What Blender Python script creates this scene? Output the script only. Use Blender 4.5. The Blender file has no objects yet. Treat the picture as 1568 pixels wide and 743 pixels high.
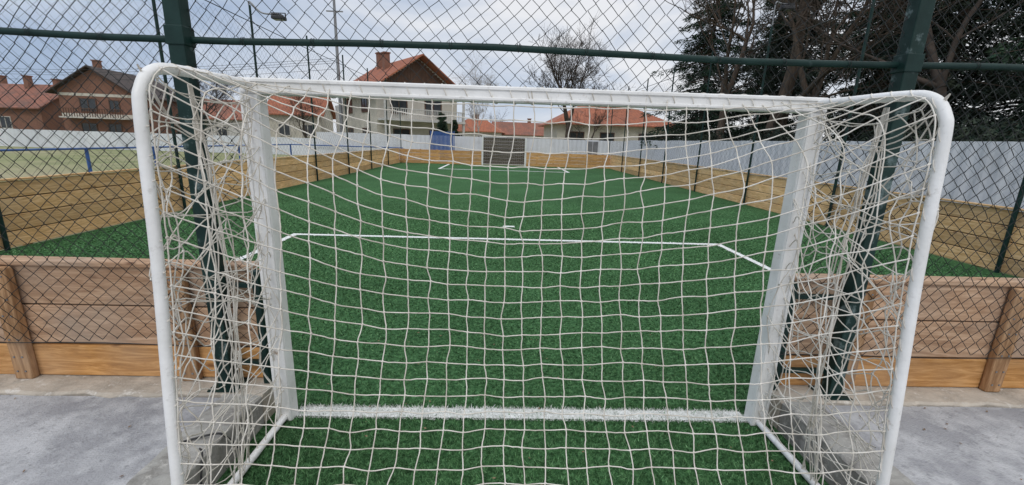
import bpy, math, random
import numpy as np
from mathutils import Vector, Matrix
rng=np.random.default_rng(7); random.seed(7)
S=bpy.context.scene
S.view_settings.view_transform='Standard'; S.view_settings.look='None'; S.view_settings.exposure=0
R=math.radians
# ------------------------------------------------------------------ helpers
def link(o,parent=None):
    S.collection.objects.link(o)
    if parent is not None: o.parent=parent
    return o
def empty(name,loc=(0,0,0),rot=0):
    o=bpy.data.objects.new(name,None); o.location=loc; o.rotation_euler=(0,0,rot); o.empty_display_size=.2
    return link(o)
def mk(name,V,F,mats,parent=None,smooth=False,mi=None):
    V=np.asarray(V,dtype=np.float32); me=bpy.data.meshes.new(name)
    if isinstance(F,np.ndarray):
        k=F.shape[1]; n=len(F)
        me.vertices.add(len(V)); me.vertices.foreach_set('co',V.ravel())
        me.loops.add(n*k); me.loops.foreach_set('vertex_index',F.astype(np.int32).ravel())
        me.polygons.add(n); me.polygons.foreach_set('loop_start',np.arange(0,n*k,k,dtype=np.int32))
        me.polygons.foreach_set('loop_total',np.full(n,k,dtype=np.int32))
        me.update(calc_edges=True)
    else:
        me.from_pydata([tuple(map(float,v)) for v in V],[],F); me.update()
    if not isinstance(mats,(list,tuple)): mats=[mats]
    for m in mats: me.materials.append(m)
    if mi is not None: me.polygons.foreach_set('material_index',np.asarray(mi,dtype=np.int32))
    if smooth: me.polygons.foreach_set('use_smooth',np.ones(len(me.polygons),dtype=bool))
    return link(bpy.data.objects.new(name,me),parent)
BF=[(0,3,2,1),(4,5,6,7),(0,1,5,4),(1,2,6,5),(2,3,7,6),(3,0,4,7)]
def boxes(name,L,mat,parent=None,bev=0):
    V=[];F=[]
    for (x0,x1,y0,y1,z0,z1) in L:
        b=len(V)
        V+=[(x0,y0,z0),(x1,y0,z0),(x1,y1,z0),(x0,y1,z0),(x0,y0,z1),(x1,y0,z1),(x1,y1,z1),(x0,y1,z1)]
        F+=[tuple(b+i for i in f) for f in BF]
    o=mk(name,V,F,mat,parent)
    if bev:
        m=o.modifiers.new('bev','BEVEL'); m.width=bev; m.segments=2; m.limit_method='ANGLE'
    return o
def norm(a): return a/np.maximum(np.linalg.norm(a,axis=-1,keepdims=True),1e-9)
def tubes(P,r,sides=4):
    P=np.asarray(P,float); M,N,_=P.shape
    T=norm(np.gradient(P,axis=1))
    ov=np.abs(P[:,-1]-P[:,0]); ref=np.zeros((M,3)); ref[np.arange(M),ov.argmin(1)]=1
    ref=np.broadcast_to(ref[:,None],(M,N,3))
    n=norm(np.cross(T,ref)); b=np.cross(T,n)
    r=np.broadcast_to(np.asarray(r,float),(M,N)) if np.ndim(r)!=1 else np.broadcast_to(np.asarray(r)[:,None],(M,N))
    a=np.arange(sides)*2*math.pi/sides
    V=P[:,:,None]+r[:,:,None,None]*(np.cos(a)[None,None,:,None]*n[:,:,None]+np.sin(a)[None,None,:,None]*b[:,:,None])
    idx=np.arange(M*N*sides).reshape(M,N,sides)
    i2=np.roll(idx,-1,axis=2)
    F=np.stack([idx[:,:-1],i2[:,:-1],i2[:,1:],idx[:,1:]],-1).reshape(-1,4)
    return V.reshape(-1,3),F
def merge(L):
    V=[];F=[];n=0
    for v,f in L: V.append(v);F.append(f+n);n+=len(v)
    return np.concatenate(V),np.concatenate(F)
def catmull(P,k):
    A=np.concatenate([2*P[:,:1]-P[:,1:2],P,2*P[:,-1:]-P[:,-2:-1]],1); N=P.shape[1]; out=[]
    for j in range(k):
        t=j/k
        p0,p1,p2,p3=A[:,0:N-1],A[:,1:N],A[:,2:N+1],A[:,3:N+2]
        out.append(.5*((2*p1)+(-p0+p2)*t+(2*p0-5*p1+4*p2-p3)*t*t+(-p0+3*p1-3*p2+p3)*t**3))
    Q=np.stack(out,2).reshape(P.shape[0],-1,3)
    return np.concatenate([Q,P[:,-1:]],1)
def smoothpath(pts,k=6):
    return catmull(np.array(pts,float)[None],k)
# ------------------------------------------------------------------ materials
def mat(name,c1,c2=None,scale=5,rough=.7,bump=0,bscale=None,detail=6,sc=(1,1,1),lo=.35,hi=.65,metal=0,c3=None,s3=1.0,lo3=.5,hi3=.7,spec=.5,island=0,bdist=.01,c4=None,s4=4,lo4=.5,hi4=.6):
    m=bpy.data.materials.new(name); m.use_nodes=True; nt=m.node_tree; N=nt.nodes; Lk=nt.links
    b=N['Principled BSDF']; b.inputs['Roughness'].default_value=rough; b.inputs['Metallic'].default_value=metal
    b.inputs['Specular IOR Level'].default_value=spec
    if c2 is None: c2=tuple(x*.8 for x in c1)
    tc=N.new('ShaderNodeTexCoord'); mp=N.new('ShaderNodeMapping'); mp.inputs['Scale'].default_value=sc
    Lk.new(tc.outputs['Object'],mp.inputs['Vector'])
    n=N.new('ShaderNodeTexNoise'); n.inputs['Scale'].default_value=scale; n.inputs['Detail'].default_value=detail
    Lk.new(mp.outputs[0],n.inputs['Vector'])
    r=N.new('ShaderNodeMapRange'); r.inputs[1].default_value=lo; r.inputs[2].default_value=hi
    Lk.new(n.outputs['Fac'],r.inputs[0])
    mx=N.new('ShaderNodeMix'); mx.data_type='RGBA'; mx.inputs[6].default_value=(*c1,1); mx.inputs[7].default_value=(*c2,1)
    Lk.new(r.outputs[0],mx.inputs[0]); out=mx.outputs[2]
    for (c,s,l,hh) in ((c3,s3,lo3,hi3),(c4,s4,lo4,hi4)):
        if c is None: continue
        n3=N.new('ShaderNodeTexNoise'); n3.inputs['Scale'].default_value=s; n3.inputs['Detail'].default_value=10
        n3.inputs['Roughness'].default_value=.68
        Lk.new(tc.outputs['Object'],n3.inputs['Vector'])
        r3=N.new('ShaderNodeMapRange'); r3.inputs[1].default_value=l; r3.inputs[2].default_value=hh
        Lk.new(n3.outputs['Fac'],r3.inputs[0])
        m3=N.new('ShaderNodeMix'); m3.data_type='RGBA'; m3.inputs[7].default_value=(*c,1)
        Lk.new(out,m3.inputs[6]); Lk.new(r3.outputs[0],m3.inputs[0]); out=m3.outputs[2]
    if island:
        g=N.new('ShaderNodeNewGeometry'); ri=N.new('ShaderNodeMapRange'); ri.inputs[3].default_value=1-island; ri.inputs[4].default_value=1+island
        Lk.new(g.outputs['Random Per Island'],ri.inputs[0])
        h=N.new('ShaderNodeHueSaturation'); Lk.new(ri.outputs[0],h.inputs['Value']); Lk.new(out,h.inputs['Color']); out=h.outputs[0]
    Lk.new(out,b.inputs['Base Color'])
    if bump:
        nb=N.new('ShaderNodeTexNoise'); nb.inputs['Scale'].default_value=bscale or scale*4; nb.inputs['Detail'].default_value=8
        Lk.new(mp.outputs[0],nb.inputs['Vector'])
        bp=N.new('ShaderNodeBump'); bp.inputs['Strength'].default_value=bump; bp.inputs['Distance'].default_value=bdist
        Lk.new(nb.outputs['Fac'],bp.inputs['Height']); Lk.new(bp.outputs[0],b.inputs['Normal'])
    return m
def wood(name,c1,c2,sc,val=.2,grey=.0,gcol=(.36,.28,.21)):
    m=bpy.data.materials.new(name); m.use_nodes=True; nt=m.node_tree; N=nt.nodes; L=nt.links
    b=N['Principled BSDF']; b.inputs['Roughness'].default_value=.8; b.inputs['Specular IOR Level'].default_value=.2
    tc=N.new('ShaderNodeTexCoord'); g=N.new('ShaderNodeNewGeometry')
    mul=N.new('ShaderNodeMath'); mul.operation='MULTIPLY'; mul.inputs[1].default_value=37; L.new(g.outputs['Random Per Island'],mul.inputs[0])
    ad=N.new('ShaderNodeVectorMath'); ad.operation='ADD'; L.new(tc.outputs['Object'],ad.inputs[0]); L.new(mul.outputs[0],ad.inputs[1])
    mp=N.new('ShaderNodeMapping'); mp.inputs['Scale'].default_value=sc; L.new(ad.outputs[0],mp.inputs[0])
    n=N.new('ShaderNodeTexNoise'); n.inputs['Scale'].default_value=1.6; n.inputs['Detail'].default_value=10; n.inputs['Roughness'].default_value=.7; n.inputs['Distortion'].default_value=1.6
    L.new(mp.outputs[0],n.inputs[0])
    cr=N.new('ShaderNodeValToRGB'); e=cr.color_ramp.elements
    e[0].position=.34; e[0].color=(c2[0]*.75,c2[1]*.72,c2[2]*.7,1); e[1].position=.60; e[1].color=(c1[0],c1[1],c1[2],1)
    x=e.new(.46); x.color=(c2[0],c2[1],c2[2],1)
    x=e.new(.75); x.color=(min(1,c1[0]*1.15),c1[1]*1.18,c1[2]*1.25,1)
    L.new(n.outputs['Fac'],cr.inputs[0])
    mk2=N.new('ShaderNodeMapping'); mk2.inputs['Scale'].default_value=tuple(1.0+ (s>5)*1.0 for s in sc); L.new(ad.outputs[0],mk2.inputs[0])
    v=N.new('ShaderNodeTexVoronoi'); v.inputs['Scale'].default_value=2.9; L.new(mk2.outputs[0],v.inputs['Vector'])
    kr=N.new('ShaderNodeMapRange'); kr.inputs[1].default_value=.04; kr.inputs[2].default_value=.13; kr.inputs[3].default_value=.85; kr.inputs[4].default_value=0
    L.new(v.outputs['Distance'],kr.inputs[0])
    mk3=N.new('ShaderNodeMix'); mk3.data_type='RGBA'; mk3.inputs[7].default_value=(c2[0]*.35,c2[1]*.27,c2[2]*.25,1); L.new(cr.outputs[0],mk3.inputs[6]); L.new(kr.outputs[0],mk3.inputs[0])
    n2=N.new('ShaderNodeTexNoise'); n2.inputs['Scale'].default_value=1.9; n2.inputs['Detail'].default_value=8; L.new(ad.outputs[0],n2.inputs[0])
    r2=N.new('ShaderNodeMapRange'); r2.inputs[1].default_value=.46; r2.inputs[2].default_value=.70; r2.inputs[4].default_value=max(0,.45+grey); L.new(n2.outputs['Fac'],r2.inputs[0])
    mg=N.new('ShaderNodeMix'); mg.data_type='RGBA'; mg.inputs[7].default_value=(*gcol,1); L.new(mk3.outputs[2],mg.inputs[6]); L.new(r2.outputs[0],mg.inputs[0])
    ri=N.new('ShaderNodeMapRange'); ri.inputs[3].default_value=1-val; ri.inputs[4].default_value=1+val; L.new(g.outputs['Random Per Island'],ri.inputs[0])
    h=N.new('ShaderNodeHueSaturation'); L.new(ri.outputs[0],h.inputs['Value']); L.new(mg.outputs[2],h.inputs['Color']); L.new(h.outputs[0],b.inputs['Base Color'])
    bp=N.new('ShaderNodeBump'); bp.inputs['Strength'].default_value=.5; bp.inputs['Distance'].default_value=.005; L.new(n.outputs['Fac'],bp.inputs['Height']); L.new(bp.outputs[0],b.inputs['Normal'])
    return m
M_white=mat('white_paint',(.84,.835,.82),(.72,.715,.69),5,.45,.2,60,c3=(.32,.21,.12),s3=8,lo3=.63,hi3=.74,c4=(.58,.57,.54),s4=22,lo4=.57,hi4=.72)
M_net=mat('net_cord',(.76,.72,.65),(.52,.48,.41),9,.9,spec=.2)
M_wire=mat('fence_wire',(.018,.022,.023),(.04,.042,.04),8,.6,spec=.3)
M_green=mat('dark_green_paint',(.004,.020,.017),(.010,.034,.029),7,.5,.1,50,c3=(.06,.09,.09),s3=11,lo3=.62,hi3=.76,spec=.25)
M_greenpost=mat('weathered_green_paint',(.004,.019,.016),(.010,.034,.029),7,.5,.1,50,c3=(.22,.29,.29),s3=6,lo3=.55,hi3=.70,spec=.25)
M_wire2=mat('side_net_wire',(.05,.065,.065),None,8,.7,spec=.2)
M_woodX=wood('wood_plank_x',(.68,.41,.18),(.50,.27,.10),(1.2,14,14),.18,-.1)
M_woodXo=wood('wood_plank_outer',(.64,.43,.28),(.46,.285,.175),(1.2,11,11),.14,.2,(.42,.34,.27))
M_woodXb=wood('wood_plank_base',(.66,.36,.14),(.48,.235,.075),(1.2,11,11),.12,-.1)
M_woodY=wood('wood_plank_y',(.86,.57,.30),(.66,.40,.18),(14,1.2,14),.26,-.1,(.45,.35,.25))
M_woodZ=wood('wood_post',(.46,.28,.15),(.30,.17,.085),(11,11,1.2),.15,.1)
M_woodD=wood('wood_dark',(.13,.11,.09),(.08,.068,.055),(1.2,14,14),.15,-.4)
M_gap=mat('painted_gap_shade',(.05,.032,.02),None,5,.9,spec=.1)  # near-black backing colour, paints in the shade between planks
M_conc=mat('concrete_coping',(.54,.48,.40),(.40,.355,.295),5,.9,.7,40,c3=(.22,.195,.16),s3=3.5,lo3=.5,hi3=.70,c4=(.62,.58,.52),s4=14,lo4=.56,hi4=.66)
M_curb=mat('curb_concrete',(.38,.37,.34),(.27,.26,.24),7,.9,.9,35,c3=(.13,.12,.105),s3=5,lo3=.48,hi3=.72,c4=(.5,.48,.44),s4=18,lo4=.56,hi4=.66)
M_pave=mat('pavement',(.38,.38,.39),(.28,.28,.292),2.6,.9,.7,90,detail=12,c3=(.50,.50,.505),s3=3.2,lo3=.46,hi3=.62,lo=.34,hi=.66,spec=.15,c4=(.22,.22,.225),s4=30,lo4=.54,hi4=.74)
M_field=mat('dry_grass',(.25,.26,.13),(.18,.20,.095),.5,.95,.5,8,c3=(.33,.30,.19),s3=.12,lo3=.45,hi3=.65,detail=10,spec=.1)
M_bark=mat('bark',(.13,.095,.07),(.065,.05,.04),4,.9,.8,12,sc=(3,3,.6),spec=.1)
M_twig=mat('twig',(.10,.078,.065),(.06,.048,.04),4,.9,spec=.1)
M_birch=mat('birch_bark',(.5,.48,.45),(.2,.17,.15),6,.8)
M_needle=mat('needles',(.022,.046,.031),(.040,.066,.038),1.0,.9,island=.5,spec=.1)
M_needle2=mat('needles_grey',(.028,.043,.034),(.050,.060,.040),.9,.9,island=.5,spec=.1)
M_tile=mat('roof_tiles',(.40,.135,.065),(.27,.09,.05),1.3,.8,.6,3,c3=(.15,.08,.06),s3=.8,lo3=.5,hi3=.8,sc=(6,1,1))
M_tile2=mat('old_roof_tiles',(.33,.13,.08),(.2,.085,.06),1.5,.85,.6,3,c3=(.12,.08,.065),s3=.6,lo3=.45,hi3=.75,sc=(6,1,1))
M_darkroof=mat('dark_roof',(.06,.042,.035),(.04,.03,.026),2,.8)
M_brick=mat('brick',(.25,.125,.085),(.17,.085,.06),9,.9,.4,20)
M_cream=mat('cream_render',(.60,.56,.48),(.48,.45,.39),1.2,.9)
M_whitew=mat('white_render',(.62,.61,.58),(.5,.49,.47),1.0,.9)
M_glass=mat('window_glass',(.03,.035,.04),(.05,.055,.06),2,.12)
M_frame=mat('window_frame',(.55,.52,.47),None,3,.6)
M_brown=mat('brown_wood',(.12,.06,.035),(.08,.04,.025),3,.7)
M_panel=mat('white_panel',(.68,.70,.73),(.60,.62,.66),.7,.6,c3=(.46,.47,.48),s3=1.2,lo3=.52,hi3=.8,sc=(1,1,.3))
M_blue=mat('blue_paint',(.03,.10,.32),(.02,.07,.24),3,.5)
M_grey=mat('grey_metal',(.25,.26,.27),(.2,.2,.21),3,.5,metal=.4)
M_black=mat('black_plastic',(.02,.02,.022),None,3,.5)
def turfmat(name,blade=False):
    m=bpy.data.materials.new(name); m.use_nodes=True; nt=m.node_tree; N=nt.nodes; L=nt.links; b=N['Principled BSDF']
    b.inputs['Roughness'].default_value=.9; b.inputs['Specular IOR Level'].default_value=.04
    tc=N.new('ShaderNodeTexCoord')
    big=N.new('ShaderNodeTexNoise'); big.inputs['Scale'].default_value=.6; big.inputs['Detail'].default_value=8; L.new(tc.outputs['Object'],big.inputs[0])
    br=N.new('ShaderNodeMapRange'); br.inputs[1].default_value=.3; br.inputs[2].default_value=.7; br.inputs[3].default_value=.84; br.inputs[4].default_value=1.16; L.new(big.outputs['Fac'],br.inputs[0])
    md=N.new('ShaderNodeTexNoise'); md.inputs['Scale'].default_value=26; md.inputs['Detail'].default_value=4; md.inputs['Roughness'].default_value=.7; L.new(tc.outputs['Object'],md.inputs[0])
    mr=N.new('ShaderNodeMapRange'); mr.inputs[1].default_value=.36; mr.inputs[2].default_value=.64; mr.inputs[3].default_value=.68; mr.inputs[4].default_value=1.3; L.new(md.outputs['Fac'],mr.inputs[0])
    mm=N.new('ShaderNodeMath'); mm.operation='MULTIPLY'; L.new(br.outputs[0],mm.inputs[0]); L.new(mr.outputs[0],mm.inputs[1])
    cr=N.new('ShaderNodeValToRGB'); e=cr.color_ramp.elements
    if blade:
        g=N.new('ShaderNodeNewGeometry'); L.new(g.outputs['Random Per Island'],cr.inputs[0])
        e[0].position=0; e[0].color=(.028,.072,.030,1); e[1].position=1; e[1].color=(.165,.315,.145,1)
        x=e.new(.6); x.color=(.076,.182,.069,1)
    else:
        n=N.new('ShaderNodeTexNoise'); n.inputs['Scale'].default_value=30; n.inputs['Detail'].default_value=11; n.inputs['Roughness'].default_value=.85; L.new(tc.outputs['Object'],n.inputs[0])
        L.new(n.outputs['Fac'],cr.inputs[0])
        e[0].position=.38; e[0].color=(.009,.027,.012,1); e[1].position=.64; e[1].color=(.125,.25,.112,1)
        x=e.new(.5); x.color=(.048,.122,.048,1)
        bp=N.new('ShaderNodeBump'); bp.inputs['Strength'].default_value=.6; bp.inputs['Distance'].default_value=.01; L.new(n.outputs['Fac'],bp.inputs['Height']); L.new(bp.outputs[0],b.inputs['Normal'])
    h=N.new('ShaderNodeHueSaturation'); L.new(mm.outputs[0],h.inputs['Value']); L.new(cr.outputs[0],h.inputs['Color']); L.new(h.outputs[0],b.inputs['Base Color'])
    return m
M_turf=turfmat('artificial_turf'); M_blade=turfmat('turf_blade',True)
M_line=mat('line_paint',(.80,.80,.78),(.66,.68,.65),30,.8,.5,80,c3=(.35,.42,.34),s3=25,lo3=.62,hi3=.76)
M_wblade=mat('white_turf_blade',(.82,.81,.78),(.66,.67,.63),14,.7,island=.15)
# ------------------------------------------------------------------ world
w=bpy.data.worlds.new("World"); S.world=w; w.use_nodes=True; nt=w.node_tree; N=nt.nodes; L=nt.links
bg=N['Background']; bg.inputs[1].default_value=.1
sky=N.new('ShaderNodeTexSky'); sky.sky_type='NISHITA'; sky.sun_disc=False; sky.sun_elevation=R(48); sky.sun_rotation=R(200)
tc=N.new('ShaderNodeTexCoord'); mp=N.new('ShaderNodeMapping'); mp.inputs['Scale'].default_value=(1,1,2.6); L.new(tc.outputs['Generated'],mp.inputs[0])
n=N.new('ShaderNodeTexNoise'); n.inputs['Scale'].default_value=2.6; n.inputs['Detail'].default_value=8; n.inputs['Roughness'].default_value=.52; n.inputs['Distortion'].default_value=.5; L.new(mp.outputs[0],n.inputs[0])
sx=N.new('ShaderNodeSeparateXYZ'); L.new(tc.outputs['Generated'],sx.inputs[0])
ma=N.new('ShaderNodeMath'); ma.operation='MULTIPLY_ADD'; ma.inputs[1].default_value=.20; L.new(sx.outputs[0],ma.inputs[0]); L.new(n.outputs['Fac'],ma.inputs[2])
cr=N.new('ShaderNodeValToRGB'); e=cr.color_ramp.elements
e[0].position=.25; e[0].color=(.39,.49,.66,1); e[1].position=.60; e[1].color=(.88,.89,.92,1)
x=e.new(.42); x.color=(.60,.67,.79,1)
L.new(ma.outputs[0],cr.inputs[0])
zr=N.new('ShaderNodeMapRange'); zr.inputs[1].default_value=.48; zr.inputs[2].default_value=.95; zr.inputs[3].default_value=9.8; zr.inputs[4].default_value=19; L.new(sx.outputs[2],zr.inputs[0])
sc=N.new('ShaderNodeVectorMath'); sc.operation='SCALE'; L.new(cr.outputs[0],sc.inputs[0]); L.new(zr.outputs[0],sc.inputs['Scale'])
mx=N.new('ShaderNodeMix'); mx.data_type='RGBA'; mx.inputs[0].default_value=.94; L.new(sky.outputs[0],mx.inputs[6]); L.new(sc.outputs[0],mx.inputs[7])
L.new(mx.outputs[2],bg.inputs[0])
sd=bpy.data.lights.new('sun','SUN'); sd.energy=.9; sd.angle=R(20); sd.color=(1,.95,.88)
so=link(bpy.data.objects.new('sun',sd)); so.rotation_euler=(R(42),0,R(-20))
# ------------------------------------------------------------------ camera
cd=bpy.data.cameras.new('camera'); co=link(bpy.data.objects.new('camera',cd)); S.camera=co
cd.sensor_width=36; cd.lens=36*646/1568; cd.clip_end=2000; cd.clip_start=.05
p,yaw,roll=R(13.6),R(1.8),R(1.8)
co.matrix_world=Matrix.Translation((-.20,-2.5,1.8))@Matrix.Rotation(-yaw,4,'Z')@Matrix.Rotation(math.pi/2-p,4,'X')@Matrix.Rotation(roll,4,'Z')
# ------------------------------------------------------------------ ground
XL,XR,YE=-7.5,7.75,28.6
def sheet(name,x0,x1,y0,y1,z,m,parent=None): return mk(name,[(x0,y0,z),(x1,y0,z),(x1,y1,z),(x0,y1,z)],[(0,1,2,3)],m,parent)
sheet('ground',-500,500,-100,900,-.03,M_field)
pitch=empty('football_pitch')
sheet('turf',XL,XR,.13,YE+.2,0,M_turf,pitch)
sheet('goal_mouth_turf',-1.66,1.66,-1.15,.13,0,M_turf,pitch)
lines=[(-1.5,1.5,-.055,.045),(-4.0,4.0,5.1,5.21),(-4.0,-3.9,.2,5.1),(3.9,4.0,.2,5.1),(-.12,.12,6.3,6.43),
       (-4.0,4.0,23.3,23.5),(-4,-3.85,23.5,28.5),(3.85,4,23.5,28.5)]
for a in lines: sheet('painted_line',a[0],a[1],a[2],a[3],.008,M_line,pitch)
def blades(n,ymin,ymax,near=False):
    y=ymin+(ymax-ymin)*rng.random(n)**(1.4)
    hw=np.where(y<.13,1.64,np.minimum(7.4,2.2+1.25*(y+2.5)))
    return (rng.random(n)*2-1)*hw,y
nB=350000
x,y=blades(nB,-1.1,13)
xg,yg=rng.uniform(-1.5,1.5,8000),rng.uniform(-.07,.06,8000)
x=np.r_[x,xg]; y=np.r_[y,yg]; nB=len(x)
d=np.hypot(x+.2,y+2.5); sc_=np.clip(d/3,.75,3.2)
fade=np.clip((13-y)/6,.12,1); kp=rng.random(nB)<fade; x,y,d,sc_=x[kp],y[kp],d[kp],sc_[kp]; nB=len(x)
wd=.0036*sc_*(.7+.6*rng.random(nB)); hh=.019*(.6+.8*rng.random(nB))*np.clip(1.15-(d-3)/12,.45,1)
th=rng.random(nB)*math.tau; lx,ly=rng.normal(0,.015,nB),rng.normal(0,.015,nB)
P0=np.stack([x-wd*np.cos(th),y-wd*np.sin(th),0*x],-1); P1=np.stack([x+wd*np.cos(th),y+wd*np.sin(th),0*x],-1)
P2=np.stack([x+lx,y+ly,hh],-1)
isl=np.zeros(nB,bool); drop=np.zeros(nB,bool)
for k,a in enumerate(lines):
    q=(x>a[0]-.01)&(x<a[1]+.01)&(y>a[2]-.012)&(y<a[3]+.012); isl|=q
    if k: drop|=(x>a[0]-.02)&(x<a[1]+.02)&(y>a[2]-.05)&(y<a[3]+.01)&(rng.random(nB)<.5)
isl&=rng.random(nB)<.93
V=np.stack([P0,P1,P2],1)
for nm,msk,m in(('turf_blades',~isl&~drop,M_blade),('white_turf_blades',isl,M_wblade)):
    v=V[msk].reshape(-1,3); mk(nm,v,np.arange(len(v)).reshape(-1,3),m,pitch)
pv=empty('pavement')
boxes('slab_left',[(-30,-1.9,-30,-.12,-.03,.18)],M_pave,pv)
boxes('slab_right',[(1.9,30,-30,-.12,-.03,.18)],M_pave,pv)
boxes('slab_rear',[(-1.9,1.9,-30,-1.35,-.03,.18)],M_pave,pv)
cp=empty('concrete_curb')
def rough_strip(name,x0,x1,ya,yb,z0,z1,m,par,n=70):
    xs=np.linspace(x0,x1,n); V=[];F=[]
    for xx in xs:
        f=ya+rng.normal(0,.010); zt=z1+rng.normal(0,.002)
        V+=[(xx,f,z0),(xx,f+rng.uniform(-.003,.006),zt-.012),(xx,f+.014+abs(rng.normal(0,.006)),zt),(xx,yb,zt),(xx,yb,z0)]
    for i in range(n-1):
        for k in range(4): F.append((5*i+k,5*i+5+k,5*i+6+k,5*i+1+k))
    F+= [tuple(range(5)),tuple(range(5*n-1,5*n-6,-1))]
    return mk(name,V,F,m,par)
rough_strip('coping_left',-8,-1.66,-.12,.13,-.03,.2,M_conc,cp); rough_strip('coping_right',1.66,8.2,-.12,.13,-.03,.2,M_conc,cp)
def rough_block(name,x0,x1,y0,y1,z0,z1,m,par):
    nx,ny=7,34; V=[];F=[]
    xs=np.linspace(x0,x1,nx); ys=np.linspace(y0,y1,ny)
    for j in range(ny):
        prof=[(xs[0],z0),(xs[0]+rng.normal(0,.003),z1-.015)]+[(a,z1+rng.normal(0,.003)-( .006 if i in(0,nx-3) else 0)) for i,a in enumerate(np.linspace(x0+.012,x1-.012,nx-2))]+[(xs[-1]+rng.normal(0,.003),z1-.015),(xs[-1],z0)]
        V+=[(a,ys[j],b) for a,b in prof]
    n=len(prof)
    for j in range(ny-1):
        for i in range(n-1): F.append((j*n+i,j*n+i+1,(j+1)*n+i+1,(j+1)*n+i))
    F+=[tuple(range(n-1,-1,-1)),tuple((ny-1)*n+i for i in range(n))]
    mk(name,V,F,m,par)
rough_block('curb_left',-1.9,-1.66,-1.15,-.137,-.03,.215,M_curb,cp); rough_block('curb_right',1.66,1.9,-1.15,-.137,-.03,.215,M_curb,cp)
boxes('curb_rear',[(-1.9,1.9,-1.35,-1.153,-.03,.21)],M_curb,cp,.012)
# ------------------------------------------------------------------ board fences
def nearboards(x0,x1):
    e_=empty('wooden_board_fence')
    sgn=1 if x0>0 else -1
    b=[];base=[]
    xs=sorted([x0]+[sgn*v for v in (4.25,7.25) if abs(v)<max(abs(x0),abs(x1))-.2]+[x1])
    for a,c in zip(xs[:-1],xs[1:]):
        b+=[(a+.004,c-.004,.08,.108,.430,.692),(a+.004,c-.004,.084,.108,.700,.954)]
        base.append((a+.004,c-.004,.072,.108,.203,.420))
    boxes('outer_planks',b,M_woodXo,e_,.007); boxes('base_plank',base,M_woodXb,e_,.007)
    boxes('gap_shade_backing',[(x0+.01,x1-.01,.110,.132,.21,.95)],M_gap,e_)  # dark sheet added behind the planks so the seams look shaded
    boxes('cap',[(x0,x1,.06,.17,.958,.992)],M_woodXo,e_,.008)
    inn=[]
    for k in range(4): inn.append((x0+.003,x1-.003,.135,.165,.003+.238*k,.230+.238*k))
    boxes('inner_planks',inn,M_woodX,e_,.004)
    ps=[]
    for v in (2.2,3.25,4.25,5.25,6.25,7.25):
        v*=sgn; ps.append((v-.055,v+.055,.020,.070,.201,.955))
    boxes('uprights',ps,M_woodZ,e_,.010)
    nl=[]
    for v in (2.2,3.25,4.25,5.25,6.25,7.25):
        for z in (.26,.36,.48,.64,.75,.90):
            for o in(-.025,.025): nl.append((v*sgn+o-.005,v*sgn+o+.005,.016,.021,z-.005,z+.005))
    boxes('nail_heads',nl,M_grey,e_)
    e1=-1.68 if sgn<0 else 1.68
    boxes('end_post',[(min(e1,e1+sgn*.05),max(e1,e1+sgn*.05),.065,.18,.0,.956)],M_woodZ,e_,.006)
nearboards(XL,-1.74); nearboards(1.74,XR)
def sideboards(x,sgn):
    e_=empty('wooden_board_fence'); b=[]; 
    ys=np.arange(.17,YE,3.6).tolist()+[YE]
    for a,c in zip(ys[:-1],ys[1:]):
        for k in range(4):
            j=rng.uniform(-.006,.006); zt=.01+.245*k+.232
            q=(x+j,x+.035*sgn+j) if sgn>0 else (x-.035+j,x+j)
            b.append((*q,a+.008,c-.008,.01+.245*k,zt))
    boxes('planks',b,M_woodY,e_,.008)
    q=sorted((x+sgn*.043,x+sgn*.05)); boxes('gap_shade_backing',[(q[0],q[1],.2,YE,.01,.975)],M_gap,e_)  # first box: added dark sheet, painted shade for the plank gaps
    q=sorted((x-.03*sgn,x+.06*sgn)); boxes('cap',[(q[0],q[1],.17,YE,.990,1.02)],M_woodY,e_,.004)
    u=[(x+sgn*.054,x+sgn*.11,yy-.05,yy+.05,-.03,.985) for yy in np.arange(.5,YE,1.2)]
    u=[(min(a[0],a[1]),max(a[0],a[1]),*a[2:]) for a in u]
    boxes('uprights',u,M_woodZ,e_)
sideboards(XL,-1); sideboards(XR,1)
fe=empty('wooden_board_fence'); b=[]
xs=[XL,-4.6,-1.62],[1.62,4.6,XR]
for seg in xs:
    for a,c in zip(seg[:-1],seg[1:]):
        for k in range(4): b.append((a+.004,c-.004,YE,YE+.035,.01+.245*k,.240+.245*k))
boxes('planks',b,M_woodX,fe,.006)
boxes('back_planks',[(-1.62,1.62,YE+1.1,YE+1.135,.01+.245*k,.244+.245*k) for k in range(8)],M_woodD,fe)
boxes('uprights',[(v-.05,v+.05,YE+.04,YE+.1,-.03,1.0) for v in np.arange(XL+.3,XR,1.2) if abs(v)>1.7],M_woodZ,fe)
# ------------------------------------------------------------------ chain link
def warp(P):
    x,y,z=P[...,0],P[...,1],P[...,2]
    Q=P.copy()
    Q[...,0]+=.014*np.sin(z*5.1+x*1.3)+.009*np.sin(z*11+x*3.1)
    Q[...,2]+=.022*np.sin(x*2.3+z*1.7)+.010*np.sin(x*7.3+1)
    Q[...,1]+=.015*np.sin(x*3.1+z*2.2)
    return Q
def chain(x0,x1,z0,z1,y,s=.044,r=.0026):
    n=int((x1-x0)/s); m=int((z1-z0)/s)
    i=np.arange(n)[:,None]; j=np.arange(m)[None]
    k0=int(round(z0/s)); i0=int(round(x0/s))
    sg=np.where((i+i0+j+k0)%2==0,1,-1)
    X=(i+i0)*s+sg*s*.5; Z=(k0+j)*s+0*i; Y=y+sg*.0018
    P=np.stack([X+0.,Y+0.*X,Z+0.*X],-1)
    P+=rng.normal(0,.0018,P.shape)*np.array([1,.3,1])
    return tubes(warp(P),r,3)
cf=empty('chain_link_fence')
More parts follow.
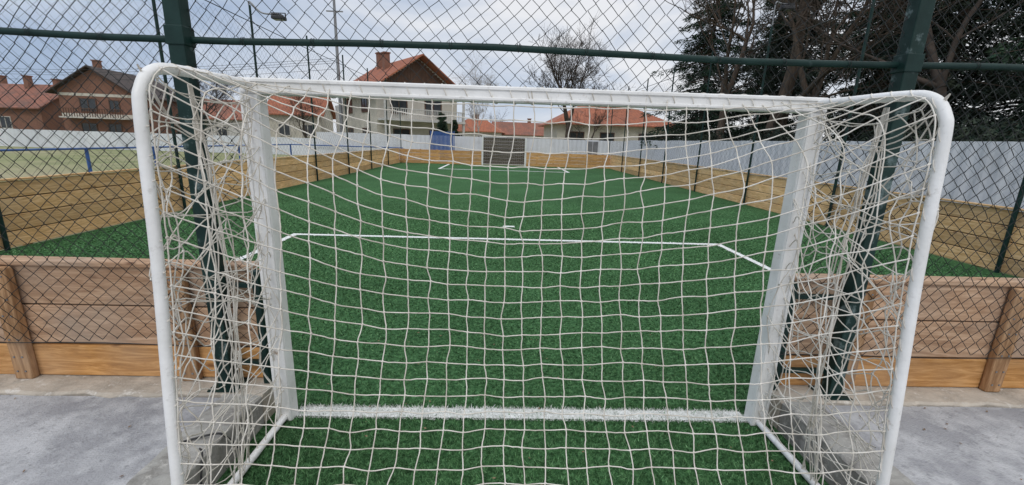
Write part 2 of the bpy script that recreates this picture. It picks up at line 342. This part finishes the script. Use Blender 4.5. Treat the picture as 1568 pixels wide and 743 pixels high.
pr=[chain(-8,-1.66,.47,4.1,.006),chain(1.68,8.2,.47,4.1,.006),chain(-1.66,1.68,2.02,4.1,.006)]
V,F=merge(pr); mk('wire_mesh',V,F,M_wire,cf)
pl=[]
for xx in (-7.6,-5.0,-1.92,2.06,5.0,7.8): pl.append((xx-.043,xx+.043,-.062,.018,.2,4.15))
boxes('posts',pl,M_greenpost,cf,.006)
boxes('base_plates',[(a[0]-.05,a[1]+.05,-.1,.06,.203,.213) for a in pl],M_green,cf,.003)
def jitrail(x0,x1,z,y,r,n=24):
    xx=np.linspace(x0,x1,n); P=np.stack([xx,y+.004*np.sin(xx*2),z+.012*np.sin(xx*1.9+z)],-1)[None]; return tubes(P,r,8)
V,F=merge([jitrail(-8,8.2,2.28,-.005,.018),jitrail(-8,8.2,4.1,-.005,.018)]); mk('rails',V,F,M_green,cf,smooth=True)
boxes('clamps',[(a[0]-.006,a[1]+.006,-.068,.024,2.235,2.33) for a in pl],M_green,cf,.004)
tw=[]
for xx in np.arange(-7.9,8.1,.37):
    t=np.linspace(0,math.tau*1.6,18); tw.append(tubes(np.stack([xx+t*.002,-.005+.023*np.cos(t),2.28+.012*math.sin(xx*1.9+2.28)+.023*np.sin(t)],-1)[None],.0016,3))
for a,c in((-8,-1.66),(1.68,8.2)):
    xx=np.linspace(a,c,30); tw.append(tubes(np.stack([xx,0*xx+.006,.47+.008*np.sin(xx*4)],-1)[None],.003,4))
V,F=merge(tw); mk('tie_wires',V,F,M_wire,cf)
gb=[]
for sgn,px in((-1,-1.92),(1,2.06)):
    ex=sgn*1.70
    gb.append((ex-.02,ex+.02,.01,.05,.2,.97))
    a,c=sorted((px,ex))
    for z in (.86,.33): gb.append((a+.01,c+.01,.012,.045,z,z+.03))
boxes('brackets',gb,M_green,cf,.003)
def sidefence(x):
    e_=empty('side_fence'); ys=[3.7+3.6*k for k in range(8)]
    P=np.array([[[x,yy,0],[x,yy,2.6],[x,yy,5.3]] for yy in ys]); V,F=tubes(P,.032,8); mk('posts',V,F,M_green,e_,smooth=True)
    s=.11; n=int(28.4/s); m=int(3.9/s); i=np.arange(n)[:,None]; j=np.arange(m)[None]; sg=np.where((i+j)%2==0,1,-1)
    P=np.stack([x+.03+0.*(i+j),.2+i*s+sg*s/2,1.03+j*s+0.*i],-1); V,F=tubes(P,.0022,3); mk('netting',V,F,M_wire2,e_)
    P=np.array([[[x,.2,z],[x,14,z-.05],[x,28.5,z]] for z in (4.9,)]); V,F=tubes(P,.012,5); mk('top_cable',V,F,M_wire,e_)
sidefence(XL+.06); sidefence(XR-.06)
def floodlight(px,py,hx,hz,toph):
    e_=empty('floodlight')
    V,F=merge([tubes(smoothpath([(px,py,5.2),(px,py,toph),(px+(hx-px)*.4,py,hz+.12),(hx,py,hz+.1)]),.022,6)]); mk('arm',V,F,M_grey,e_,smooth=True)
    boxes('head',[(hx-.17,hx+.17,py-.13,py+.13,hz-.05,hz+.04)],M_black,e_,.02)
    boxes('fins',[(hx-.12+.05*k,hx-.10+.05*k,py-.1,py+.1,hz+.04,hz+.09) for k in range(5)],M_black,e_)
    boxes('yoke',[(hx-.2,hx-.18,py-.02,py+.02,hz-.02,hz+.12),(hx+.18,hx+.2,py-.02,py+.02,hz-.02,hz+.12),(hx-.2,hx+.2,py-.02,py+.02,hz+.12,hz+.135)],M_black,e_)
    boxes('glass',[(hx-.14,hx+.14,py-.1,py+.1,hz-.056,hz-.05)],M_glass,e_)
floodlight(XL+.06,10.9,-6.65,5.0,5.4); floodlight(XR-.06,10.9,8.05,5.8,5.9)
# ------------------------------------------------------------------ goal
def goal(loc,rot,detail=True):
    g=empty('soccer_goal',loc,rot)
    for nm,a in(('post_left',-1.55),('post_right',1.55)):
        boxes(nm,[(a-.05,a+.05,-.10,-.01,.0,2.0)],M_white,g,.008)
        boxes(nm+'_ribs',[(a-.046,a-.028,-.108,-.098,.01,1.995),(a+.028,a+.046,-.108,-.098,.01,1.995)],M_white,g,.003)
    boxes('crossbar',[(-1.6,1.6,-.10,-.008,2.0,2.082)],M_white,g,.008)
    boxes('crossbar_ribs',[(-1.59,1.59,-.108,-.098,2.006,2.022),(-1.59,1.59,-.108,-.098,2.06,2.077)],M_white,g,.003)
    pp=[]
    prof=[(-.06,2.05),(-.3,2.045),(-.6,2.04),(-.73,2.02),(-.80,1.95),(-.825,1.83),(-.86,1.3),(-.92,.7),(-.97,.15),(-.98,.03)]
    for s in(-1,1):
        pp.append(tubes(smoothpath([(s*1.55,a,b) for a,b in prof],5),.0225,12))
        pp.append(tubes(smoothpath([(s*1.55,-.06,.03),(s*1.55,-.5,.03),(s*1.55,-.98,.03)],4),.021,10))
    pp.append(tubes(smoothpath([(-1.55,-.98,.03),(0,-.98,.03),(1.55,-.98,.03)],4),.021,10))
    V,F=merge(pp); mk('rear_frame',V,F,M_white,g,smooth=True)
    E=catmull(np.array([[(0,a,b) for a,b in prof]],float),8)[0][:,1:]
    def arc(C,n):
        d=np.r_[0,np.cumsum(np.linalg.norm(np.diff(C,axis=0),axis=1))]; q=np.linspace(0,d[-1],n); return np.stack([np.interp(q,d,C[:,0]),np.interp(q,d,C[:,1])],-1)
    nr,nc=(29,30) if detail else (18,22)
    tt=np.linspace(0,1,60)[:,None]
    b0,b1,b2,b3=[np.array(v) for v in((-.09,2.06),(-.20,1.25),(-.34,.32),(-1.0,.04))]
    C=(1-tt)**3*b0+3*(1-tt)**2*tt*b1+3*(1-tt)*tt**2*b2+tt**3*b3
    Ea,Ca=arc(E,nr),arc(C,nr)
    s=np.linspace(-1,1,nc); wgt=np.abs(s)**2.2
    G=np.zeros((nr,nc,3))
    tv=np.linspace(0,1,nr)
    G[:,:,0]=1.55*s[None]*(1-.03*np.sin(np.pi*tv))[:,None]
    for k in(0,1): G[:,:,1+k]=Ca[:,None,k]*(1-wgt)[None]+Ea[:,None,k]*wgt[None]
    jit=rng.normal(0,1,G.shape)*np.array([.0048,.006,.0045]); jit[:,0]*=.2; jit[:,-1]*=.2; G+=jit
    for _ in range(14 if detail else 0):
        a,b_=rng.integers(2,nr-2),rng.integers(2,nc-2); dv=rng.normal(0,.011,3)
        I,J=np.mgrid[0:nr,0:nc]; G+=np.exp(-((I-a)**2+(J-b_)**2)/5.0)[...,None]*dv
    G[:,:,0]+=(.010*np.sin(np.arange(nr)*.35+.5))[:,None]*(1-np.abs(s))[None]+.006*np.sin(np.arange(nc)*.8)[None]*np.sin(np.pi*tv)[:,None]
    G[:,:,2]+=.016*np.sin(s*5+1)[None]*np.sin(np.pi*tv)[:,None]
    G[:,:,2]=np.maximum(G[:,:,2],.02)
    r=.0031 if detail else .0026
    def wob(P,a): 
        Q=catmull(P,4); Q+=rng.normal(0,a,Q.shape); return Q
    parts=[tubes(wob(G,.0008),r,5),tubes(wob(G.transpose(1,0,2),.0008),r,5)]
    K=G.reshape(-1,1,3)+np.array([[-1,0,-.6],[0,0,0],[1,0,.6]])[None]*.007
    parts.append(tubes(K,np.broadcast_to(np.array([.0015,.006,.0015]),(len(K),3))*(1 if detail else .5),5))
    for sd in(-1,1):
        nu,nv=8,20
        u=np.linspace(0,1,nu); v=np.linspace(0,1,nv)
        zt=2.03*(1-v)+.04*v
        for lay in range(2 if detail else 1):
            if lay: nu2,nv2=6,14; uu=np.linspace(0,1,nu2); vv=np.linspace(0,1,nv2); z2=2.03*(1-vv)+.04*vv
            else: nu2,nv2,uu,vv,z2=nu,nv,u,v,zt
            uw=uu-.12*np.sin(2*np.pi*uu)
            H=np.zeros((nv2,nu2,3))
            back=np.interp(z2,[.03,.15,.7,1.3,1.83,1.95,2.02],[-.98,-.97,-.92,-.86,-.825,-.80,-.73])
            H[:,:,1]=-.06+(back+.06)[:,None]*uw[None]
            H[:,:,2]=z2[:,None]-.10*np.sin(np.pi*uu)[None]*(1-vv)[:,None]
            bul=np.sin(np.pi*uu)[None]*np.sin(np.pi*vv)[:,None]
            H[:,:,0]=sd*(1.55+(.03-.10*lay)*bul)
            J=rng.normal(0,1,H.shape)*np.array([.018,.024,.024]); J[:,0]*=.15; J[:,-1]*=.15; J[0]*=.3; J[-1]*=.3
            H[:,:,2]+=.05*np.where(np.arange(nu2)%2,1,-1)[None]*np.sin(np.pi*vv)[:,None]
            if lay:
                H[:,:,2]+=(.16*np.sin(3*uu+1))[None]*np.sin(np.pi*vv)[:,None]; H[:,:,1]+=.09*np.sin(vv*9)[:,None]*np.sin(np.pi*uu)[None]
            H+=J
            H[:,:,2]=np.clip(H[:,:,2],.02,2.06)
            parts+= [tubes(wob(H,.0012),r*.95,5),tubes(wob(H.transpose(1,0,2),.0012),r*.95,5)]
            K=H.reshape(-1,1,3)+np.array([[0,-1,-.6],[0,0,0],[0,1,.6]])[None]*.007
            parts.append(tubes(K,np.broadcast_to(np.array([.0015,.0062,.0015]),(len(K),3))*(1 if detail else .5),5))
        if detail:
            for q in range(8):
                nz=26; z=np.linspace(2.0,.05,nz); w_=.3+.7*np.clip((2-z)/1.2,0,1)
                c=-.50+.06*math.sin(q*1.3)*w_-.04*(2-z)
                yy=c+np.cumsum(rng.normal(0,.010,nz))*.7*w_+.03*np.sin(z*5+q)*w_; xx=sd*(1.54-.05*np.sin(z*2.0))+np.cumsum(rng.normal(0,.008,nz))*.6*w_
                parts.append(tubes(catmull(np.stack([xx,yy,z],-1)[None],3),r,5))
            for q in range(5):
                z0=rng.uniform(1.5,1.85); a=np.array([sd*1.54,-.5,z0]); b=np.array([sd*1.55,rng.choice([-.1,-.8]),2.03]); m1=(a+b)/2+np.array([rng.normal(0,.02),0,-.05])
                parts.append(tubes(smoothpath([a,m1,b],6),r,5))
            for q in range(9):
                a=np.array([sd*1.55,-.1-.05*rng.random(),rng.uniform(.2,2)]); zb=np.clip(a[2]+rng.uniform(-.6,.5),.1,1.95)
                b=np.array([sd*1.55,-.82-.08*(2-zb)/2,zb]); m1=(a+b)/2+rng.normal(0,.04,3)
                parts.append(tubes(smoothpath([a,m1,b],6),r*.9,5))
    if detail:
        t=np.linspace(0,1,700); ang=t*math.tau*28+.8*np.sin(t*40)
        xx=-1.55+3.1*t; parts.append(tubes(np.stack([xx,-.055+.054*np.cos(ang),2.041+.047*np.sin(ang)],-1)[None],r*.8,4))
        EE=arc(E,600)
        for sd in(-1,1):
            ang=np.linspace(0,math.tau*24,600); ang=ang+.9*np.sin(ang*.21); parts.append(tubes(np.stack([sd*1.55+.025*np.cos(ang),EE[:,0]+.012*np.sin(ang),EE[:,1]+.023*np.sin(ang)],-1)[None],r*.8,4))
    V,F=merge(parts); mk('net',V,F,M_net,g,smooth=True)
    return g
goal((0,0,0),0,True)
goal((0,YE-.02,0),math.pi,False)
st=empty('black_strap'); V,F=merge([tubes(smoothpath([(-1.62,-.42,.04),(-1.645,-.50,.20),(-1.68,-.52,.235),(-1.78,-.55,.225),(-1.86,-.60,.225)],5),.006,5),tubes(smoothpath([(-1.70,-.62,.225),(-1.66,-.66,.23),(-1.64,-.72,.12),(-1.63,-.74,.03)],5),.005,5)]); mk('strap',V,F,M_black,st)
lf=[];ff=[]
for i in range(110):
    if i<70: cx,cy,z=rng.uniform(-1.6,1.6),rng.uniform(-1.1,1.2),.024
    else:
        cx=rng.uniform(1.95,4.5)*rng.choice([-1,1]); cy=rng.uniform(-.9,-.14); z=.184
    s=rng.uniform(.005,.014); a=rng.random()*6.28
    n0=len(lf)
    for k in range(4): lf.append((cx+s*math.cos(a+k*1.57)*(1 if k%2 else .5),cy+s*math.sin(a+k*1.57)*(1 if k%2 else .5),z+rng.uniform(0,.006)))
    ff.append((n0,n0+1,n0+2,n0+3))
mk('fallen_leaves',lf,ff,mat('dead_leaf',(.26,.18,.1),(.14,.08,.045),30,.8))
# ------------------------------------------------------------------ white panel walls
def panelwall(a,b,h,name='white_panel_wall'):
    a,b=np.array(a,float),np.array(b,float); Ln=np.linalg.norm(b-a); d=(b-a)/Ln; nrm=np.array([-d[1],d[0]])
    e_=empty(name); s=.09; n=int(Ln/s); V=[];F=[]
    for i in range(n+1):
        q=a+d*i*s+nrm*(.03 if (i//2)%2 else 0); hz=h+.015*math.sin(i//22*3.1)
        V+=[(q[0],q[1],-.03),(q[0],q[1],hz)]
    F=[(2*i,2*i+2,2*i+3,2*i+1) for i in range(n)]
    mk('corrugated_sheet',V,F,M_panel,e_)
    P=[]
    k=int(Ln/2.4)
    for i in range(k+1):
        q=a+d*i*2.4-nrm*.06; P.append([(q[0],q[1],-.03),(q[0],q[1],h/2),(q[0],q[1],h+.05)])
    V,F=tubes(np.array(P),.03,6); mk('posts',V,F,M_grey,e_)
panelwall((10,-4),(10,32.5),2.08); panelwall((10,32.5),(-15,32.5),2.0); panelwall((-16,36),(-75,36),1.45)
br=empty('blue_railing'); P=[]
for yy in np.arange(-5,33,3.4): P.append([(-17,yy,-.03),(-17,yy,.5),(-17,yy,.98)])
V,F=merge([tubes(np.array(P),.06,8),tubes(np.array([[(-17,-5,.95),(-17,14,.95),(-17,32.4,.95)]]),.04,8),tubes(np.array([[(-17,32.4,.95),(-12,32.2,.95),(-8,32.0,.95)]]),.04,8)])
mk('rails_and_posts',V,F,M_blue,br,smooth=True)
bt=empty('blue_gate'); boxes('panel',[(-5.6+.1*k,-5.52+.1*k,31.0,31.04,.03,2.3) for k in range(17)],M_blue,bt); boxes('frame',[(-5.68,-5.62,30.98,31.05,-.03,2.35),(-3.88,-3.82,30.98,31.05,-.03,2.35),(-5.62,-3.88,31.045,31.07,2.1,2.2)],M_blue,bt)
gc=empty('grey_equipment_cabinet'); boxes('body',[(6.3,7.2,30.3,30.9,-.03,2.0)],M_panel,gc,.02); boxes('door',[(6.36,6.72,30.28,30.298,.1,1.9),(6.76,7.14,30.28,30.298,.1,1.9)],M_grey,gc)
# ------------------------------------------------------------------ houses
def house(name,loc,rot,W,D,eave,ridge,wall,roof,wins=(),gwins=(),over=.6,hip=0,chims=(),gcol=None):
    h=empty(name,loc,rot); x,y=W/2,D/2
    V=[(-x,-y,-.1),(x,-y,-.1),(x,y,-.1),(-x,y,-.1),(-x,-y,eave),(x,-y,eave),(x,y,eave),(-x,y,eave)]
    F=[(0,1,5,4),(2,3,7,6)]
    if not hip:
        V+=[(-x,0,ridge-.12),(x,0,ridge-.12)]; F+=[(1,2,6,9,5),(3,0,4,8,7)]
    else: F+=[(1,2,6,5),(3,0,4,7),(4,5,6,7)]
    mk('walls',V,F,wall,h)
    sl=(ridge-eave)/y; ox,oy=x+over,y+over; ez=eave-over*sl; t=.14
    if hip: rx=x-hip; 
    else: rx=ox
    V=[(-ox,-oy,ez),(ox,-oy,ez),(ox,oy,ez),(-ox,oy,ez),(-rx,0,ridge),(rx,0,ridge)]
    V+=[(a,b,c+t) for a,b,c in V]
    F=[(6,7,11,10),(8,9,10,11),(0,4,5,1),(2,5,4,3),(0,1,7,6),(2,3,9,8)]
    if hip: F+=[(7,8,11),(9,6,10),(1,5,2),(3,4,0),(1,2,8,7),(3,0,6,9)]
    else: F+=[(1,5,11,7),(5,2,8,11),(3,4,10,9),(4,0,6,10)]
    mk('roof',V,F,roof,h)
    bt=[];bf=[]
    for k in range(1,14):
        f=k/14; yy=-oy*(1-f); zz=ez+(ridge-ez)*f+t; xr=ox-(ox-rx)*f
        n0=len(bt); bt+=[(-xr,yy-.03,zz-.01),(xr,yy-.03,zz-.01),(xr,yy+.02,zz+.05),(-xr,yy+.02,zz+.05)]; bf.append((n0,n0+1,n0+2,n0+3))
    mk('tile_courses',bt,bf,roof,h)
    fr=[];gl=[]
    for (cx,z0,ww,hh) in wins:
        gl.append((cx-ww/2,cx+ww/2,-y-.03,-y-.004,z0,z0+hh))
        fr+=[(cx-ww/2-.09,cx-ww/2,-y-.07,-y-.003,z0-.1,z0+hh+.09),(cx+ww/2,cx+ww/2+.09,-y-.07,-y-.003,z0-.1,z0+hh+.09),(cx-ww/2,cx+ww/2,-y-.07,-y-.003,z0+hh,z0+hh+.09),(cx-ww/2,cx+ww/2,-y-.09,-y-.003,z0-.1,z0),(cx-.04,cx+.04,-y-.06,-y-.031,z0,z0+hh)]
    for (cy,z0,ww,hh) in gwins:
        gl.append((x+.004,x+.03,cy-ww/2,cy+ww/2,z0,z0+hh))
        fr+=[(x+.003,x+.07,cy-ww/2-.09,cy-ww/2,z0-.1,z0+hh+.09),(x+.003,x+.07,cy+ww/2,cy+ww/2+.09,z0-.1,z0+hh+.09),(x+.003,x+.07,cy-ww/2,cy+ww/2,z0+hh,z0+hh+.09),(x+.003,x+.09,cy-ww/2,cy+ww/2,z0-.1,z0),(x+.031,x+.06,cy-.04,cy+.04,z0,z0+hh)]
    if gl: boxes('window_glass',gl,M_glass,h); boxes('window_frames',fr,gcol or M_frame,h)
    for (cx,cy,top) in chims:
        zz=ridge-abs(cy)*sl-.3
        boxes('chimney',[(cx-.3,cx+.3,cy-.3,cy+.3,zz,top),(cx-.38,cx+.38,cy-.38,cy+.38,top,top+.12)],M_brick,h)
    return h
hb=house('brick_house',(-47,54,0),R(-90+8),10,7.4,5.8,8.3,M_brick,M_darkroof,gwins=[(-.9,3.6,1.5,1.3),(1.7,3.6,.9,1.2),(-1.2,.9,1.4,1.3),(1.4,.9,1.2,1.3)],wins=[(-2,3.4,1.2,1.3),(2,3.4,1.2,1.3)],chims=[(1.5,-1.6,9.4),(-2,1.2,9.2)],over=.7,gcol=M_brown)
boxes('balcony',[(5.0,6.2,-3.2,3.2,2.75,2.9)],M_frame,hb); boxes('railing',[(6.12,6.17,-3.2+.25*k,-3.14+.25*k,2.9,3.75) for k in range(26)]+[(6.1,6.19,-3.2,3.25,3.75,3.82)],M_brown,hb)
boxes('render_band',[(5.004,5.03,-3.68,3.68,2.9,3.3),(5.004,5.03,-3.68,3.68,5.2,5.5)],M_cream,hb)
house('tiled_house',(-64,58,0),R(-6),16,9,4.1,6.9,M_brick,M_tile2,wins=[(-5,1.4,1.4,1.3),(-1,1.4,1.4,1.3),(3,1.4,1.4,1.3)],gwins=[(0,1.4,1.2,1.3)],chims=[(-3,.6,8),(2.5,-.8,7.9),(5,.5,7.7)])
hc=house('two_storey_house',(-11.6,46.5,0),R(-52),9.5,9,6.6,9.6,M_cream,M_tile,gwins=[(-2.2,4.1,1.6,2.0),(1.6,4.1,1.8,2.0),(-2,1,1.6,1.5),(2,1,1.6,1.5)],wins=[(-2.5,4.2,1.4,1.3),(1.8,4.2,1.4,1.3),(-2.5,1.2,1.4,1.3),(1.8,1.2,1.4,1.3)],chims=[(-2.5,-.9,10.6),(.5,-1.5,10.2)],over=1.1,gcol=M_brown)
boxes('gable_cladding',[(4.76,4.82,-3.9+.3*k,-3.62+.3*k,6.6,6.6+max(.2,2.75-abs(-3.75+.3*k)*.66)) for k in range(26)],M_brown,hc)
boxes('balcony_slab',[(4.75,6.6,-4.4,4.4,3.3,3.5)],M_whitew,hc); boxes('balcony_railing',[(6.5,6.55,-4.4+.22*k,-4.32+.22*k,3.5,4.4) for k in range(40)]+[(6.47,6.58,-4.4,4.4,4.4,4.48)],M_whitew,hc)
boxes('balcony_posts',[(6.3,6.5,-4.4,-4.2,3.5,6.5),(6.3,6.5,4.2,4.4,3.5,6.5),(6.3,6.5,-4.4,-4.2,-.1,3.3),(6.3,6.5,4.2,4.4,-.1,3.3)],M_whitew,hc)
boxes('annex',[(-9,-4.76,-4,3,-.1,5.2)],M_whitew,hc)
house('bungalow',(12.4,51,0),R(4),13.5,9,4.0,6.0,M_cream,M_tile,hip=3.4,wins=[(-4.5,1.5,1.5,1.4),(-1,1.5,1.5,1.4),(3.5,1.5,1.5,1.4)],chims=[(1,.5,6.9)],over=.7,gcol=M_brown)
house('tiled_house',(-24.6,52,0),R(10),5.5,7,4.1,6.3,M_cream,M_tile,wins=[(-1.2,1.6,1.1,1.2),(1.3,1.6,1.1,1.2)],chims=[(1,.5,7)],over=.5)
house('tiled_house',(-4.5,72,0),R(-5),8,8,3.2,5.0,M_whitew,M_tile,hip=2.5,wins=[(-2,1.2,1.2,1.2),(2,1.2,1.2,1.2)],chims=[(0,.4,5.8)])
house('tiled_house',(-36,60,0),R(15),9,8,3.6,5.9,M_whitew,M_tile2,wins=[(-2,1.2,1.2,1.2),(2,1.2,1.2,1.2)],chims=[(1,.4,6.8)])
house('tiled_house',(3,80,0),R(5),9,8,3.0,5.0,M_whitew,M_tile2,wins=[(-2,1.2,1.2,1.2)],chims=[(2,.4,5.8)])
# ------------------------------------------------------------------ trees
def baretree(name,x,y,H,mt,seed,levels=7,spread=.5,r0=None,trunk=.3,br=3,mesh_only=False,gnarl=.12,droop=0):
    g=np.random.default_rng(seed); r0=r0 or H*.018
    out=[]
    pos=np.array([[0,0,-.05]]); dr=np.array([[g.normal(0,.04),g.normal(0,.04),1.]]); ln=np.array([H*trunk]); rd=np.array([r0])
    for lv in range(levels):
        M=len(pos); n=5; P=np.zeros((M,n,3)); P[:,0]=pos; dd=dr.copy()
        for k in range(1,n):
            dd=norm(dd+g.normal(0,gnarl,dd.shape)+np.array([0,0,.05 if lv<levels-2 else .05-droop])); P[:,k]=P[:,k-1]+dd*(ln/(n-1))[:,None]
        r1=rd*.68; rr=rd[:,None]+(r1-rd)[:,None]*np.linspace(0,1,n)[None]
        out.append(tubes(P,rr,7 if lv<2 else (4 if lv<4 else 3)))
        np_,nd,nl,nr=[],[],[],[]
        for q in range(br+ (1 if lv in(1,2,3) else 0)):
            if q==0: base=P[:,-1]; sp=spread*.45
            elif q==1: base=P[:,-1]; sp=spread
            else: 
                kk=g.integers(2,n,M); base=P[np.arange(M),kk]; sp=spread*1.25
            nd.append(norm(dd+g.normal(0,sp,dd.shape)+np.array([0,0,.10-droop*(lv>3)]))); np_.append(base)
            f=(.88 if q==0 else .72)*g.uniform(.7,1.1,M); nl.append(ln*f); nr.append(np.maximum(r1*(.9 if q==0 else .62),.006))
        pos=np.concatenate(np_);dr=np.concatenate(nd);ln=np.concatenate(nl);rd=np.concatenate(nr)
        if len(pos)>9000:
            s=g.choice(len(pos),9000,replace=False); pos,dr,ln,rd=pos[s],dr[s],ln[s],rd[s]
    V,F=merge(out)
    V=V*(H/np.percentile(V[:,2],99.7))
    if mesh_only: return V,F
    o=mk(name,V,F,mt); o.location=(x,y,0); return o
def conifer(name,x,y,H,Rr,seed,bare=.12,mt=None,nb=400,dens=1.0,tr=None):
    g=np.random.default_rng(seed); e_=empty(name,(x,y,0)); tr=tr or H*.016
    zz=np.linspace(0,H,9); tp=np.stack([np.cumsum(g.normal(0,.05,9)),np.cumsum(g.normal(0,.05,9)),zz],-1)[None]
    parts=[tubes(tp,(tr*(1-zz/H)+.02)[None],8)]
    h=H*(bare+(1-bare)*g.random(nb)**1.15); az=g.random(nb)*math.tau
    cl=.74+.26*np.sin(h*2.7+az*2+seed)
    Lb=Rr*np.clip(1.02-(h/H),.02,1)**.65*g.uniform(.45,1.25,nb)*cl+.15
    n=7; t=np.linspace(0,1,n)
    dx=np.cos(az)[:,None]*Lb[:,None]*t; dy=np.sin(az)[:,None]*Lb[:,None]*t
    dz=h[:,None]+Lb[:,None]*(.12*t-.42*t**1.6+.12*t**4)
    B=np.stack([dx,dy,dz],-1); parts.append(tubes(B,(.035*(1-t)+.006)[None]*np.ones((nb,1)),3))
    V,F=merge(parts); mk('trunk_and_limbs',V,F,M_bark,e_)
    K=int(170*dens)
    bi=np.repeat(np.arange(nb),K); keep=g.random(len(bi))<np.clip(Lb[bi]/Rr*1.3,.15,1); bi=bi[keep]; m=len(bi)
    tt=g.random(m)**.65; seg=tt*(n-1); i0=np.minimum(seg.astype(int),n-2); f=(seg-i0)[:,None]
    base=B[bi,i0]*(1-f)+B[bi,i0+1]*f
    side=g.normal(0,1,m)*Lb[bi]*.15*(1.15-tt); az2=az[bi]
    base=base+np.stack([-np.sin(az2)*side,np.cos(az2)*side,-np.abs(side)*.35-g.random(m)*.26+.05],-1)
    d=norm(np.stack([np.cos(az2)*.7+g.normal(0,.6,m),np.sin(az2)*.7+g.normal(0,.6,m),-.35+g.normal(0,.4,m)],-1))
    ln=g.uniform(.12,.28,m)[:,None]; wv=norm(np.cross(d,g.normal(0,1,(m,3))))*g.uniform(.02,.045,m)[:,None]
    T=np.stack([base-wv,base+wv,base+d*ln],1).reshape(-1,3)
    mk('needles',T,np.arange(len(T)).reshape(-1,3),mt or M_needle,e_)
conifer('spruce_tree',13.3,27,16,4.2,1,.15)
conifer('spruce_tree',17.6,27,18,4.4,2,.15)
conifer('spruce_tree',15.2,21,16,3.5,3,.26,M_needle2,nb=340)
conifer('spruce_tree',19.0,20,17,4.2,4,.13)
conifer('spruce_tree',16.6,14.0,15,3.7,5,.15,M_needle2)
conifer('spruce_tree',21.0,14.5,16,4.4,6,.12)
conifer('spruce_tree',15.4,8.0,14,3.3,8,.16)
conifer('spruce_tree',20.0,8.0,16,4.2,10,.12,M_needle2)
conifer('spruce_tree',24,25,18,5,9,.1)
baretree('bare_tree',11.9,17.2,17,M_bark,11,7,.42,.36,.34)
baretree('bare_tree',12.6,15.2,16,M_bark,12,7,.42,.33,.36)
baretree('bare_tree',12.3,23,15,M_bark,13,7,.45,.26,.3)
baretree('bare_tree',14.5,11.5,14,M_twig,16,7,.5,.2,.25)
baretree('bare_tree',6.1,39.5,11.8,M_twig,14,8,.55,.2,.17)
baretree('birch_tree',-2.8,46,11,M_birch,15,8,.38,.11,.28,droop=.12)
baretree('bare_tree',-22,47,7,M_twig,17,7,.5)
baretree('bare_tree',-33,45,8,M_twig,18,7,.5)
baretree('bare_tree',9.5,44,7,M_twig,19,7,.5)
conifer('pine_tree',-6.0,40,4.2,1.0,21,.05,nb=150,dens=.7)
conifer('pine_tree',-4.9,41,3.6,.9,22,.05,nb=150,dens=.7)
conifer('pine_tree',-31,42,8,2.3,23,.08,nb=200,dens=.7)
A=[baretree('',0,0,8,None,30+k,6,.55,mesh_only=True) for k in range(3)]; L_=[]
g=np.random.default_rng(5)
for i in range(46):
    v,f=A[i%3]; a=g.random()*6.28; c,s_=math.cos(a),math.sin(a); k=g.uniform(.6,1.15)
    X=-95+i*4.6+g.uniform(-2,2); Y=g.uniform(85,125)
    L_.append((np.stack([v[:,0]*c-v[:,1]*s_,v[:,0]*s_+v[:,1]*c,v[:,2]],-1)*k+np.array([X,Y,0]),f))
V,F=merge(L_); mk('distant_trees',V,F,M_twig)
m=60000; hx=g.uniform(10.6,12.2,m); hy=g.uniform(2,34,m); hz=g.random(m)**.8*(1.9+.7*np.sin(hy*.9)+.4*np.sin(hy*2.7))
b_=np.stack([hx,hy,hz],-1); d_=norm(g.normal(0,1,(m,3))); wv=norm(np.cross(d_,g.normal(0,1,(m,3))))*.03
T=np.stack([b_-wv,b_+wv,b_+d_*.16],1).reshape(-1,3); mk('hedge',T,np.arange(len(T)).reshape(-1,3),M_needle2)
# ------------------------------------------------------------------ utility pole + wires
up=empty('utility_pole'); V,F=tubes(np.array([[(-16.7,43,-.03),(-16.7,43,8),(-16.7,43,16)]]),np.array([[.2,.16,.12]]),8); mk('pole',V,F,M_grey,up,smooth=True)
boxes('crossarm',[(-17.9,-15.5,42.94,43.06,14.9,15.02),(-17.5,-15.9,42.94,43.06,13.4,13.5)],M_grey,up)
W=[]
for dx,z in((-1,9.2),(0,9.0),(.8,8.8),(-.5,8.2)):
    a=np.array([-16.7+dx*.2,43,z]); b=np.array([-75,50+dx,z-.8]); t=np.linspace(0,1,20)[:,None]; P=a*(1-t)+b*t; P[:,2]-=1.2*np.sin(np.pi*t[:,0]); W.append(tubes(P[None],.018,3))
for dx in(0,.6):
    a=np.array([-16.7,43,14.5+dx]); b=np.array([-9,5,13+dx]); t=np.linspace(0,1,20)[:,None]; P=a*(1-t)+b*t; P[:,2]-=1.0*np.sin(np.pi*t[:,0]); W.append(tubes(P[None],.014,3))
V,F=merge(W); mk('overhead_wires',V,F,M_black,up)
print('done',len(bpy.data.objects))
